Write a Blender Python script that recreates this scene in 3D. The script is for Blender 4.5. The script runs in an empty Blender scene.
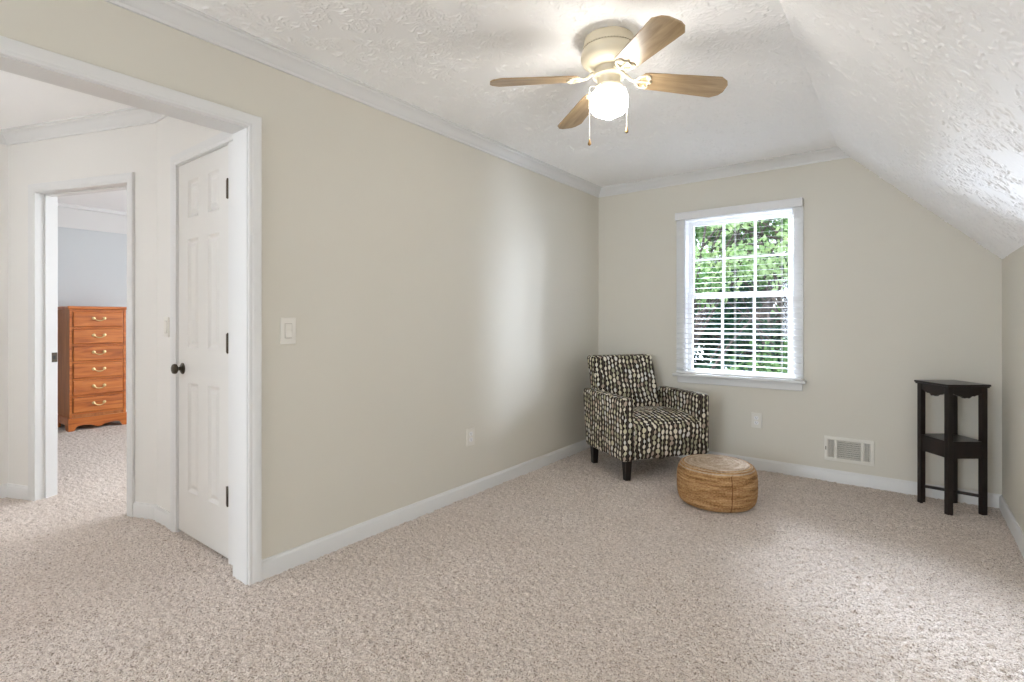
import bpy, bmesh, math, random
import numpy as np
from mathutils import Vector, Matrix

random.seed(7)
rng = np.random.default_rng(11)
PI = math.pi
S = bpy.context.scene
COL = S.collection

# ------------------------------------------------------------------ camera
F_PX, VPX, HZ, CAM_H = 518.4, 906.15, 320.2, 1.184
cd = bpy.data.cameras.new('camera')
cam = bpy.data.objects.new('camera', cd)
COL.objects.link(cam)
cd.sensor_width = 36.0
cd.lens = 36.0 * F_PX / 1024.0
cd.shift_y = -(341.0 - HZ) / 1024.0
cd.clip_start = 0.02
cam.location = (0, 0, CAM_H)
cam.rotation_euler = (PI / 2, 0, math.atan((VPX - 512) / F_PX))
S.camera = cam

# ------------------------------------------------------------------ dimensions of the place
XL, YB, XR = -2.355, 4.472, 0.481
YR = -4.20
CH = 2.44
KNEE, XCR = 1.570, -0.395
JY = 1.130                      # jamb face of the wide hall opening
HEAD = 2.047
JX = -2.477                     # hall side of that wall
CY = 1.180                      # closet wall
HC = Vector((-3.5598, 1.180))    # corner closet wall / far hall wall
HU = Vector((-0.9414, -0.3373)) # along the far hall wall, to its left end
HL = 1.342
XBW = -7.62                     # bedroom wall behind the dresser


# ------------------------------------------------------------------ view, world, lights
S.view_settings.view_transform = 'Standard'
S.view_settings.look = 'None'
S.view_settings.gamma = 1.0
S.view_settings.use_curve_mapping = False
S.view_settings.exposure = 0.38
S.cycles.max_bounces = 14
S.cycles.diffuse_bounces = 10
S.cycles.transparent_max_bounces = 24
S.cycles.use_denoising = True
S.cycles.sample_clamp_indirect = 8.0

world = bpy.data.worlds.new('sky')
S.world = world
world.use_nodes = True
wn = world.node_tree.nodes
bg = wn['Background']
bg.inputs['Color'].default_value = (0.80, 0.90, 1.0, 1)
bg.inputs['Strength'].default_value = 2.2


def area_light(name, loc, rot, sx, sy, power, color):
    ld = bpy.data.lights.new(name, 'AREA')
    ld.shape = 'RECTANGLE'
    ld.size, ld.size_y = sx, sy
    ld.energy = power
    ld.color = color
    o = bpy.data.objects.new(name, ld)
    o.location = loc
    o.rotation_euler = rot
    COL.objects.link(o)
    return o


sd = bpy.data.lights.new('sun', 'SUN')
sd.energy = 6.0
sd.angle = 0.02
sd.color = (1.0, 0.96, 0.88)
sun = bpy.data.objects.new('sun', sd)
sun.rotation_euler = Vector((0.55, 0.45, -0.75)).to_track_quat('-Z', 'Y').to_euler()
COL.objects.link(sun)

# added fill behind the camera, daylight panels outside the window ahead, bedroom daylight panel
area_light('fill_light_rear', (-1.6, YR + 0.06, 1.45), (PI / 2, 0, 0), 1.3, 1.5, 72.0, (0.78, 0.88, 1.0))  # room fill, set in an unseen window made up for it
DAY = (0.74, 0.84, 1.0)
for (lx, ly, lz), nv, hh_, pw in (((0.98, 5.88, 1.8), (-0.75, -0.66, 0.0), 2.4, 640.0), ((-3.05, 7.4, 2.65), (0.5, -0.82, -0.25), 1.3, 1500.0)):  # unseen panels added outside the window; the second is aimed for bounce fill
    area_light('daylight_fill_front', (lx, ly, lz), Vector(nv).to_track_quat('-Z', 'Y').to_euler(), 1.0, hh_, pw, DAY)
area_light('daylight_bedroom_window', (-4.2, 4.35, 1.5), (-PI / 2, 0, 0), 1.6, 1.3, 84.0, (0.90, 0.94, 1.0))

# ------------------------------------------------------------------ helpers
def link(o, parent=None):
    COL.objects.link(o)
    if parent is not None:
        o.parent = parent
    return o


def empty(name, loc, rz=0.0, label=None, cat=None, group=None):
    o = bpy.data.objects.new(name, None)
    o.empty_display_size = 0.1
    o.location = loc
    o.rotation_euler = (0, 0, rz)
    COL.objects.link(o)
    if label:
        tag(o, label, cat, group)
    return o


def tag(o, label, cat, group=None):
    o['label'] = label
    o['category'] = cat
    if group:
        o['group'] = group
    return o


class MB:
    """collects shapes for one mesh object"""

    def __init__(self):
        self.bm = bmesh.new()

    def _xf(self, verts, m):
        if m is not None:
            for v in verts:
                v.co = m @ v.co

    def box(self, x0, x1, y0, y1, z0, z1, m=None):
        vs = [self.bm.verts.new((x, y, z)) for z in (z0, z1) for y in (y0, y1) for x in (x0, x1)]
        for f in ((0, 2, 3, 1), (4, 5, 7, 6), (0, 1, 5, 4), (2, 6, 7, 3), (0, 4, 6, 2), (1, 3, 7, 5)):
            self.bm.faces.new([vs[i] for i in f])
        self._xf(vs, m)
        return vs

    def rbox(self, x0, x1, y0, y1, z0, z1, r, seg=3, m=None, shape=None):
        """box with rounded edges"""
        b = bmesh.new()
        vs = [b.verts.new((x, y, z)) for z in (z0, z1) for y in (y0, y1) for x in (x0, x1)]
        for f in ((0, 2, 3, 1), (4, 5, 7, 6), (0, 1, 5, 4), (2, 6, 7, 3), (0, 4, 6, 2), (1, 3, 7, 5)):
            b.faces.new([vs[i] for i in f])
        if shape:
            for v in vs:
                v.co = shape(v.co)
        bmesh.ops.bevel(b, geom=list(b.edges), offset=r, segments=seg, profile=0.5, affect='EDGES')
        if m is not None:
            for v in b.verts:
                v.co = m @ v.co
        me = bpy.data.meshes.new('tmp')
        b.to_mesh(me)
        b.free()
        self.bm.from_mesh(me)
        bpy.data.meshes.remove(me)

    def prism(self, pts, axis, a0, a1, m=None):
        """polygon pts (2D) extruded along axis 'x','y','z'. order: x->(y,z) y->(x,z) z->(x,y)"""
        def p3(p, a):
            if axis == 'x':
                return (a, p[0], p[1])
            if axis == 'y':
                return (p[0], a, p[1])
            return (p[0], p[1], a)
        A = [self.bm.verts.new(p3(p, a0)) for p in pts]
        B = [self.bm.verts.new(p3(p, a1)) for p in pts]
        self.bm.faces.new(A)
        self.bm.faces.new(B)
        n = len(pts)
        for i in range(n):
            self.bm.faces.new((A[i], A[(i + 1) % n], B[(i + 1) % n], B[i]))
        self._xf(A + B, m)

    def sweep(self, prof, p0, p1, nrm, cut0=0.0, cut1=0.0):
        """profile (d, z) swept along the wall line p0->p1 (2D), d measured along nrm; cut = mitre tangent"""
        p0, p1, nrm = Vector(p0), Vector(p1), Vector(nrm)
        u = (p1 - p0).normalized()
        A = [self.bm.verts.new((*(p0 + nrm * d + u * (d * cut0)), z)) for d, z in prof]
        B = [self.bm.verts.new((*(p1 + nrm * d - u * (d * cut1)), z)) for d, z in prof]
        self.bm.faces.new(A)
        self.bm.faces.new(B)
        n = len(prof)
        for i in range(n):
            self.bm.faces.new((A[i], A[(i + 1) % n], B[(i + 1) % n], B[i]))

    def lathe(self, prof, n=32, c=(0, 0, 0), caps=True, m=None):
        rings = []
        allv = []
        for r, z in prof:
            if r < 1e-6:
                v = self.bm.verts.new((c[0], c[1], c[2] + z))
                rings.append([v])
                allv.append(v)
            else:
                rg = [self.bm.verts.new((c[0] + r * math.cos(2 * PI * i / n), c[1] + r * math.sin(2 * PI * i / n), c[2] + z)) for i in range(n)]
                rings.append(rg)
                allv += rg
        for a, b in zip(rings[:-1], rings[1:]):
            for i in range(n):
                j = (i + 1) % n
                if len(a) == 1 and len(b) == 1:
                    continue
                if len(a) == 1:
                    self.bm.faces.new((a[0], b[i], b[j]))
                elif len(b) == 1:
                    self.bm.faces.new((a[i], a[j], b[0]))
                else:
                    self.bm.faces.new((a[i], a[j], b[j], b[i]))
        if caps:
            for rg in (rings[0], rings[-1]):
                if len(rg) > 1:
                    self.bm.faces.new(rg)
        self._xf(allv, m)

    def tube(self, pts, r, n=8, m=None):
        pts = [Vector(p) for p in pts]
        rs = r if isinstance(r, (list, tuple)) else [r] * len(pts)
        rings = []
        up = None
        allv = []
        for i, p in enumerate(pts):
            t = (pts[min(i + 1, len(pts) - 1)] - pts[max(i - 1, 0)]).normalized()
            if up is None:
                up = Vector((0, 0, 1)) if abs(t.z) < 0.9 else Vector((1, 0, 0))
            a = t.cross(up).normalized()
            b = a.cross(t).normalized()
            up = b
            rg = [self.bm.verts.new(p + (a * math.cos(2 * PI * k / n) + b * math.sin(2 * PI * k / n)) * rs[i]) for k in range(n)]
            rings.append(rg)
            allv += rg
        for a, b in zip(rings[:-1], rings[1:]):
            for k in range(n):
                self.bm.faces.new((a[k], a[(k + 1) % n], b[(k + 1) % n], b[k]))
        self.bm.faces.new(rings[0])
        self.bm.faces.new(rings[-1])
        self._xf(allv, m)

    def build(self, name, mat, parent=None, smooth=False, bevel=0.0, seg=2, uv=None, angle=40):
        bm = self.bm
        bmesh.ops.recalc_face_normals(bm, faces=bm.faces)
        if uv:
            lay = bm.loops.layers.uv.new('UVMap')
            for f in bm.faces:
                for l in f.loops:
                    l[lay].uv = uv(l.vert.co, f.normal)
        me = bpy.data.meshes.new(name)
        bm.to_mesh(me)
        bm.free()
        if mat:
            me.materials.append(mat)
        o = bpy.data.objects.new(name, me)
        link(o, parent)
        if smooth:
            for p in me.polygons:
                p.use_smooth = True
            me.set_sharp_from_angle(angle=math.radians(angle))
        if bevel > 0:
            md = o.modifiers.new('bevel', 'BEVEL')
            md.width = bevel
            md.segments = seg
            md.limit_method = 'ANGLE'
            md.angle_limit = math.radians(35)
        return o


def struct(o):
    o['kind'] = 'structure'
    return o


# ------------------------------------------------------------------ materials
class NT:
    def __init__(self, name):
        self.mat = bpy.data.materials.new(name)
        self.mat.use_nodes = True
        self.t = self.mat.node_tree
        self.n = self.t.nodes
        self.b = self.n['Principled BSDF']
        self.out = self.n['Material Output']

    def node(self, kind, **kw):
        nd = self.n.new(kind)
        for k, v in kw.items():
            setattr(nd, k, v)
        return nd

    def L(self, a, b):
        self.t.links.new(a, b)

    def put(self, sock, v):
        if isinstance(v, bpy.types.NodeSocket):
            self.L(v, sock)
        else:
            sock.default_value = v

    def m(self, op, a, b=0.0, c=0.0):
        nd = self.node('ShaderNodeMath', operation=op)
        for i, v in enumerate((a, b, c)):
            self.put(nd.inputs[i], v)
        return nd.outputs[0]

    def vm(self, op, a, b=(0, 0, 0)):
        nd = self.node('ShaderNodeVectorMath', operation=op)
        self.put(nd.inputs[0], a)
        self.put(nd.inputs[1], b)
        return nd.outputs['Value'] if op in ('LENGTH', 'DOT_PRODUCT', 'DISTANCE') else nd.outputs['Vector']

    def coord(self, which='Object'):
        return self.node('ShaderNodeTexCoord').outputs[which]

    def mapping(self, vec, scale=(1, 1, 1), rot=(0, 0, 0)):
        nd = self.node('ShaderNodeMapping')
        self.L(vec, nd.inputs[0])
        nd.inputs['Scale'].default_value = scale
        nd.inputs['Rotation'].default_value = rot
        return nd.outputs[0]

    def noise(self, vec, scale, detail=2.0, rough=0.5, dist=0.0):
        nd = self.node('ShaderNodeTexNoise')
        self.L(vec, nd.inputs['Vector'])
        nd.inputs['Scale'].default_value = scale
        nd.inputs['Detail'].default_value = detail
        nd.inputs['Roughness'].default_value = rough
        nd.inputs['Distortion'].default_value = dist
        return nd.outputs[0]

    def xyz(self, x=0.0, y=0.0, z=0.0):
        nd = self.node('ShaderNodeCombineXYZ')
        for i, v in enumerate((x, y, z)):
            self.put(nd.inputs[i], v)
        return nd.outputs[0]

    def sep(self, v):
        nd = self.node('ShaderNodeSeparateXYZ')
        self.L(v, nd.inputs[0])
        return nd.outputs

    def ramp(self, fac, stops, interp='LINEAR'):
        nd = self.node('ShaderNodeValToRGB')
        cr = nd.color_ramp
        cr.interpolation = interp
        while len(cr.elements) < len(stops):
            cr.elements.new(0.5)
        for e, (p, c) in zip(cr.elements, stops):
            e.position = p
            e.color = (*c, 1) if len(c) == 3 else c
        self.L(fac, nd.inputs[0])
        return nd.outputs[0]

    def mix(self, fac, a, b):
        nd = self.node('ShaderNodeMix', data_type='RGBA')
        self.put(nd.inputs[0], fac)
        for s, v in ((nd.inputs[6], a), (nd.inputs[7], b)):
            if isinstance(v, tuple) and len(v) == 3:
                v = (*v, 1)
            self.put(s, v)
        return nd.outputs[2]

    def bump(self, h, strength=0.3, dist=0.01):
        nd = self.node('ShaderNodeBump')
        nd.inputs['Strength'].default_value = strength
        nd.inputs['Distance'].default_value = dist
        self.L(h, nd.inputs['Height'])
        self.L(nd.outputs[0], self.b.inputs['Normal'])

    def base(self, c, rough=0.5, metal=0.0, spec=None):
        if isinstance(c, tuple):
            c = (*c[:3], 1)
        self.put(self.b.inputs['Base Color'], c)
        self.put(self.b.inputs['Roughness'], rough)
        self.b.inputs['Metallic'].default_value = metal
        if spec is not None:
            self.b.inputs['Specular IOR Level'].default_value = spec
        return self


def srgb(r, g, b):
    def f(c):
        c /= 255.0
        return c / 12.92 if c <= 0.04045 else ((c + 0.055) / 1.055) ** 2.4
    return (f(r), f(g), f(b))


def plain(name, c, rough=0.5, metal=0.0, spec=None):
    return NT(name).base(c, rough, metal, spec).mat


def paint(name, c, rough=0.6):
    t = NT(name)
    v = t.coord('Object')
    k = t.noise(v, 1.3, 2)
    t.base(t.mix(k, tuple(x * 0.985 for x in c), tuple(min(1, x * 1.015) for x in c)), rough, spec=0.3)
    t.bump(t.noise(v, 260, 2), 0.08, 0.002)
    return t.mat


M = {}
M['wall'] = paint('beige_wall_paint', srgb(215, 211, 200))
M['hall'] = paint('pale_hall_paint', srgb(228, 226, 222))
M['bed'] = paint('blue_grey_paint', srgb(203, 207, 209))
M['trim'] = plain('white_trim_paint', srgb(222, 222, 221), 0.35, spec=0.4)
M['door'] = plain('white_door_paint', srgb(222, 220, 216), 0.4, spec=0.4)
M['plastic'] = plain('white_plastic', srgb(226, 223, 215), 0.35)
M['vinyl'] = plain('white_vinyl', srgb(240, 240, 241), 0.3)
M['slot'] = plain('dark_slot', (0.02, 0.02, 0.02), 0.6)
M['bronze'] = plain('dark_bronze', srgb(88, 80, 70), 0.35, metal=1.0)
M['brass'] = plain('aged_brass', srgb(212, 188, 138), 0.28, metal=0.8)
M['cream_metal'] = plain('cream_enamel', srgb(222, 211, 186), 0.3, spec=0.5)
M['chain'] = plain('pale_chain', srgb(235, 230, 220), 0.4)
M['blind'] = plain('matt_white_blind', srgb(226, 226, 227), 0.6, spec=0.2)
M['cord'] = plain('white_cord', srgb(238, 238, 238), 0.7)


def stomp_ceiling(name, c):
    t = NT(name)
    t.base(c, 0.85, spec=0.2)
    t.bump(t.noise(t.coord('Object'), 55, 3), 0.12, 0.004)
    return t.mat


M['ceiling'] = stomp_ceiling('stomped_plaster', srgb(250, 250, 250))


def carpet_mat():
    t = NT('beige_carpet_pile')
    v = t.coord('Object')
    fine = t.noise(v, 165, 1.5, 0.6, 0.8)
    mid = t.noise(v, 60, 2, 0.5, 1.0)
    big = t.noise(v, 2.2, 3, 0.6)
    f = t.m('ADD', t.m('MULTIPLY', fine, 0.82), t.m('MULTIPLY', mid, 0.18))
    c = t.ramp(f, [(0.34, srgb(104, 88, 76)), (0.455, srgb(196, 180, 167)), (0.54, srgb(218, 205, 194)), (0.66, srgb(238, 229, 221))])
    c2 = t.mix(t.m('MULTIPLY', t.m('SUBTRACT', big, 0.35), 0.9), c, srgb(188, 172, 158))
    t.base(c2, 0.95, spec=0.1)
    t.b.inputs['Sheen Weight'].default_value = 0.25
    t.bump(t.m('ADD', fine, mid), 0.7, 0.008)
    return t.mat


M['carpet'] = carpet_mat()


def wood(name, stops, axis='z', scale=1.0, rough=0.35):
    t = NT(name)
    v = t.coord('Object')
    sc = {'z': (14, 14, 1.2), 'y': (14, 1.2, 14), 'x': (1.2, 14, 14)}[axis]
    mv = t.mapping(v, tuple(s * scale for s in sc))
    n = t.noise(mv, 1.6, 4, 0.6, 1.2)
    t.base(t.ramp(n, stops), rough)
    t.bump(n, 0.06, 0.003)
    return t.mat


M['pine'] = wood('orange_pine', [(0.25, srgb(128, 64, 26)), (0.46, srgb(186, 104, 46)), (0.75, srgb(214, 136, 70))], 'x', 0.8, 0.3)
M['pine_side'] = wood('orange_pine_side', [(0.25, srgb(130, 72, 32)), (0.48, srgb(174, 108, 56)), (0.75, srgb(196, 132, 76))], 'z', 0.8, 0.35)
M['espresso'] = wood('espresso_wood', [(0.3, srgb(14, 10, 9)), (0.7, srgb(34, 21, 17))], 'z', 1.0, 0.3)
M['leg_wood'] = wood('black_brown_wood', [(0.3, srgb(22, 17, 15)), (0.7, srgb(40, 30, 26))], 'z', 1.0, 0.4)
M['blade'] = wood('fan_blade_wood', [(0.3, srgb(142, 118, 88)), (0.7, srgb(178, 154, 120))], 'x', 1.6, 0.32)
M['bark'] = wood('grey_bark', [(0.3, srgb(40, 34, 34)), (0.7, srgb(96, 86, 82))], 'z', 0.6, 0.9)


def beads_fabric():
    """near-black cloth woven with vertical strings of cream and olive ovals"""
    t = NT('beaded_black_fabric')
    uv = t.coord('UV')
    s, p = 0.038, 0.040
    wob = t.noise(uv, 9.0, 1)
    u0, v0, _ = t.sep(uv)
    U = t.m('DIVIDE', t.m('ADD', u0, t.m('MULTIPLY', t.m('SUBTRACT', wob, 0.5), 0.05)), s)
    c = t.m('FLOOR', U)
    du = t.m('SUBTRACT', t.m('FRACT', U), 0.5)
    w1 = t.node('ShaderNodeTexWhiteNoise', noise_dimensions='1D')
    t.L(c, w1.inputs['W'])
    V = t.m('ADD', t.m('DIVIDE', v0, p), t.m('MULTIPLY', w1.outputs[0], 7.0))
    b = t.m('FLOOR', V)
    dv = t.m('SUBTRACT', t.m('FRACT', V), 0.5)
    w2 = t.node('ShaderNodeTexWhiteNoise', noise_dimensions='2D')
    t.L(t.xyz(c, b, 0.0), w2.inputs['Vector'])
    r2 = w2.outputs[0]
    rx = t.m('ADD', 0.18, t.m('MULTIPLY', r2, 0.19))
    ry = t.m('ADD', 0.27, t.m('MULTIPLY', r2, 0.22))
    a = t.m('DIVIDE', du, rx)
    e = t.m('DIVIDE', dv, ry)
    inside = t.m('LESS_THAN', t.m('ADD', t.m('MULTIPLY', a, a), t.m('MULTIPLY', e, e)), 1.0)
    strand = t.m('LESS_THAN', t.m('ABSOLUTE', du), 0.06)
    strand2 = t.m('LESS_THAN', t.m('ABSOLUTE', t.m('SUBTRACT', t.m('ABSOLUTE', du), 0.40)), 0.045)
    ground = t.mix(t.m('MULTIPLY', w1.outputs[0], 1.0), srgb(12, 10, 10), srgb(30, 22, 19))
    col = t.mix(t.m('MULTIPLY', strand2, 0.35), ground, srgb(150, 132, 118))
    col = t.mix(strand, col, srgb(196, 188, 168))
    w3 = t.node('ShaderNodeTexWhiteNoise', noise_dimensions='2D')
    t.L(t.xyz(t.m('ADD', c, 31.7), b, 0.0), w3.inputs['Vector'])
    bead = t.ramp(w3.outputs[0], [(0.0, srgb(226, 219, 200)), (0.3, srgb(206, 200, 170)), (0.5, srgb(166, 163, 136)), (0.66, srgb(178, 160, 144)), (0.82, srgb(216, 214, 206))], 'CONSTANT')
    col = t.mix(inside, col, bead)
    t.base(col, 0.85, spec=0.2)
    t.bump(t.noise(uv, 420, 2), 0.25, 0.002)
    return t.mat


M['beads'] = beads_fabric()


def jute_mat(name, top=False):
    t = NT(name)
    v = t.coord('Object')
    x, y, z = t.sep(v)
    ang = t.m('ARCTAN2', y, x)
    r = t.m('POWER', t.m('ADD', t.m('MULTIPLY', x, x), t.m('MULTIPLY', y, y)), 0.5)
    row = r if top else z
    rv = t.xyz(t.m('MULTIPLY', ang, 1.4), t.m('MULTIPLY', row, 42.0), 0.0)
    band = t.noise(rv, 1.0, 3, 0.6)
    fib = t.noise(t.xyz(t.m('MULTIPLY', ang, 22.0), t.m('MULTIPLY', row, 260.0), 0.0), 1.0, 3, 0.7)
    f = t.m('ADD', t.m('MULTIPLY', band, 0.45), t.m('MULTIPLY', fib, 0.55))
    if top:
        st = [(0.36, srgb(100, 80, 62)), (0.47, srgb(170, 148, 124)), (0.62, srgb(206, 188, 168))]  # greyer stops put the light sheen of the top into its colour
    else:
        st = [(0.36, srgb(80, 52, 30)), (0.47, srgb(156, 116, 74)), (0.62, srgb(206, 170, 124))]
    t.base(t.ramp(f, st), 0.8, spec=0.2)
    t.bump(fib, 0.6, 0.006)
    return t.mat


M['jute'] = jute_mat('jute_braid')
M['jute_top_sheen'] = jute_mat('jute_coil_sheen', True)


def glass_mat():
    t = NT('window_glass')
    tr = t.node('ShaderNodeBsdfTransparent')
    gl = t.node('ShaderNodeBsdfGlossy')
    gl.inputs['Roughness'].default_value = 0.02
    fr = t.node('ShaderNodeFresnel')
    fr.inputs['IOR'].default_value = 1.3
    mx = t.node('ShaderNodeMixShader')
    t.L(fr.outputs[0], mx.inputs[0])
    t.L(tr.outputs[0], mx.inputs[1])
    t.L(gl.outputs[0], mx.inputs[2])
    t.L(mx.outputs[0], t.out.inputs['Surface'])
    return t.mat


M['glass'] = glass_mat()


def lamp_mat(name, c, s):
    t = NT(name)
    t.base((0.9, 0.88, 0.84), 0.3)
    t.b.inputs['Emission Color'].default_value = (*c, 1)
    t.b.inputs['Emission Strength'].default_value = s
    return t.mat


M['globe'] = lamp_mat('lit_opal_glass', (1.0, 0.96, 0.90), 25.0)
M['hall_globe'] = lamp_mat('lit_hall_glass', (0.88, 0.93, 1.0), 43.0)


def leaf_mat(name, c0, c1, sc=3.0):
    t = NT(name)
    v = t.coord('Object')
    n = t.noise(v, sc, 3, 0.7)
    c = t.ramp(n, [(0.3, c0), (0.7, c1)])
    df = t.node('ShaderNodeBsdfDiffuse')
    tl = t.node('ShaderNodeBsdfTranslucent')
    t.L(c, df.inputs[0])
    t.L(c, tl.inputs[0])
    mx = t.node('ShaderNodeMixShader')
    mx.inputs[0].default_value = 0.45
    t.L(df.outputs[0], mx.inputs[1])
    t.L(tl.outputs[0], mx.inputs[2])
    t.L(mx.outputs[0], t.out.inputs['Surface'])
    return t.mat


M['leaf_light'] = leaf_mat('bright_leaves', srgb(120, 160, 96), srgb(205, 222, 172))
M['leaf_mid'] = leaf_mat('mid_green_leaves', srgb(70, 112, 66), srgb(140, 172, 116))
M['leaf_dark'] = leaf_mat('dark_needles', srgb(26, 58, 46), srgb(66, 104, 84))
M['ground'] = leaf_mat('leafy_ground', srgb(50, 48, 34), srgb(96, 100, 62), 1.0)


# ------------------------------------------------------------------ floor (one continuous carpet)
def steps(segs):
    out = []
    for a, b, d in segs:
        n = max(1, int(round((b - a) / d)))
        out += list(np.linspace(a, b, n, endpoint=False))
    out.append(segs[-1][1])
    return np.array(out)


def smooth2(a, k):
    for ax in (0, 1):
        b = a.copy()
        for d in range(1, k + 1):
            b += np.roll(a, d, ax) + np.roll(a, -d, ax)
        a = b / (2 * k + 1)
    return a


xs = steps([(XBW - 0.05, -7.2, 0.03), (-7.2, -3.8, 0.012), (-3.8, XR + 0.05, 0.0075)])
ys = steps([(YR - 0.3, 0.4, 0.06), (0.4, 2.4, 0.0065), (2.4, YB + 0.1, 0.009)])
nx, ny = len(xs), len(ys)
h1 = rng.standard_normal((nx, ny))
h = smooth2(h1, 1) * 3.0 * 0.0014 + smooth2(rng.standard_normal((nx, ny)), 3) * 7 * 0.0004 + h1 * 0.0015
h = np.clip(h, -0.011, 0.009) - 0.004
jx = rng.uniform(-0.002, 0.002, (nx, ny))
X, Y = np.meshgrid(xs, ys, indexing='ij')
co = np.stack([X + jx, Y + jx.T[:nx, :ny] if nx == ny else Y + rng.uniform(-0.002, 0.002, (nx, ny)), h], -1).reshape(-1, 3)
ii = (np.arange(nx - 1)[:, None] * ny + np.arange(ny - 1)[None, :]).ravel()
quads = np.stack([ii, ii + ny, ii + ny + 1, ii + 1], -1)
me = bpy.data.meshes.new('floor')
me.vertices.add(len(co))
me.vertices.foreach_set('co', co.astype(np.float32).ravel())
me.loops.add(quads.size)
me.loops.foreach_set('vertex_index', quads.astype(np.int32).ravel())
me.polygons.add(len(quads))
me.polygons.foreach_set('loop_start', np.arange(0, quads.size, 4, dtype=np.int32))
me.polygons.foreach_set('use_smooth', np.ones(len(quads), dtype=bool))
me.update(calc_edges=True)
me.materials.append(M['carpet'])
struct(link(bpy.data.objects.new('floor', me)))

# ------------------------------------------------------------------ walls
WX0, WX1, WZ0, WZ1 = -1.525, -0.685, 0.712, 2.052     # window hole
b = MB()
b.box(XL - 0.12, WX0, YB, YB + 0.15, -0.02, CH + 0.1)
b.box(WX1, XR + 0.1, YB, YB + 0.15, -0.02, CH + 0.1)
b.box(WX0, WX1, YB, YB + 0.15, -0.02, WZ0)
b.box(WX0, WX1, YB, YB + 0.15, WZ1, CH + 0.1)
struct(b.build('wall_back', M['wall']))

OY = -0.55                                              # other side of the wide opening
b = MB()
b.box(JX, XL, JY + 0.018, YB + 0.15, -0.02, CH + 0.05)
b.box(JX, XL, OY, JY + 0.018, HEAD + 0.018, CH + 0.05)
b.box(JX, XL, YR - 0.1, OY, -0.02, CH + 0.05)
struct(b.build('wall_left', M['wall']))

b = MB()
b.box(XR, XR + 0.1, YR - 0.1, YB + 0.15, -0.02, KNEE + 0.1)
struct(b.build('wall_right', M['wall']))

b = MB()                                                # behind the camera, with a hole for the added window light
b.box(JX, -2.3, YR - 0.1, YR, -0.02, CH + 0.05)
b.box(-0.9, XR + 0.1, YR - 0.1, YR, -0.02, CH + 0.05)
b.box(-2.3, -0.9, YR - 0.1, YR, -0.02, 0.7)
b.box(-2.3, -0.9, YR - 0.1, YR, 2.2, CH + 0.05)
struct(b.build('wall_rear', M['wall']))



def stamps(us, vs, seed, u0, u1, v0, v1, amp=0.0075):
    """heights of a crow's-foot brush texture: overlapping fans of thin curved ridges, us x vs grid"""
    r = np.random.default_rng(seed)
    H = np.zeros((len(us), len(vs)), dtype=np.float32)
    nst = int((u1 - u0) * (v1 - v0) / 0.009)
    for _ in range(nst):
        cu, cv = r.uniform(u0, u1), r.uniform(v0, v1)
        R_ = r.uniform(0.09, 0.16)
        ia, ib = np.searchsorted(us, [cu - R_, cu + R_])
        ja, jb = np.searchsorted(vs, [cv - R_, cv + R_])
        if ib - ia < 3 or jb - ja < 3:
            continue
        du = us[ia:ib, None] - cu
        dv = vs[None, ja:jb] - cv
        rr_ = np.sqrt(du * du + dv * dv) + 1e-6
        th = np.arctan2(dv, du)
        a0, span = r.uniform(0, 2 * PI), r.uniform(1.6, 3.4)
        th = (th - a0 + r.uniform(-7, 7) * rr_ + 4 * PI) % (2 * PI)
        k = r.integers(7, 13)
        ph = r.uniform(0, 2 * PI, 4)
        w = th / span * k + 0.35 * np.sin(rr_ * 90 + ph[0]) + 0.25 * np.sin(rr_ * 170 + ph[1])
        ridge = np.clip(1.0 - np.abs((w % 1.0) - 0.5) * 2 * 1.9, 0, 1)
        win = (th < span) * np.clip((rr_ - 0.012) / 0.02, 0, 1) * np.clip((R_ - rr_) / 0.03, 0, 1)
        gap = 0.55 + 0.45 * np.sin(np.floor(w) * 2.4 + rr_ * 60 + ph[2])
        h_ = (ridge ** 1.6) * win * gap
        H[ia:ib, ja:jb] = np.maximum(H[ia:ib, ja:jb] * (1 - 0.55 * (win > 0.3)), h_)
    return H * amp


def relief_sheet(name, us, vs, H, place, thick_place):
    """textured underside sheet with a flat slab on its back; place(u, v, h) -> xyz arrays"""
    nu, nv = len(us), len(vs)
    U, V = np.meshgrid(us, vs, indexing='ij')
    P = np.stack(place(U, V, H), -1).reshape(-1, 3)
    corners = [(us[0], vs[0]), (us[-1], vs[0]), (us[-1], vs[-1]), (us[0], vs[-1])]
    Q = np.array([[float(q) for q in thick_place(u, v, d)] for d in (0.012, 0.1) for u, v in corners])
    ii_ = (np.arange(nu - 1)[:, None] * nv + np.arange(nv - 1)[None, :]).ravel()
    q = np.stack([ii_, ii_ + 1, ii_ + nv + 1, ii_ + nv], -1)
    o = nu * nv
    q = np.concatenate([q, o + np.array([[0, 1, 2, 3], [4, 7, 6, 5], [0, 4, 5, 1], [1, 5, 6, 2], [2, 6, 7, 3], [3, 7, 4, 0]])])
    P = np.concatenate([P, Q])
    me_ = bpy.data.meshes.new(name)
    me_.vertices.add(len(P))
    me_.vertices.foreach_set('co', P.astype(np.float32).ravel())
    me_.loops.add(q.size)
    me_.loops.foreach_set('vertex_index', q.astype(np.int32).ravel())
    me_.polygons.add(len(q))
    me_.polygons.foreach_set('loop_start', np.arange(0, q.size, 4, dtype=np.int32))
    sm_ = np.ones(len(q), dtype=bool)
    sm_[-6:] = False
    me_.polygons.foreach_set('use_smooth', sm_)
    me_.update(calc_edges=True)
    me_.materials.append(M['ceiling'])
    return struct(link(bpy.data.objects.new(name, me_)))


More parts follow.
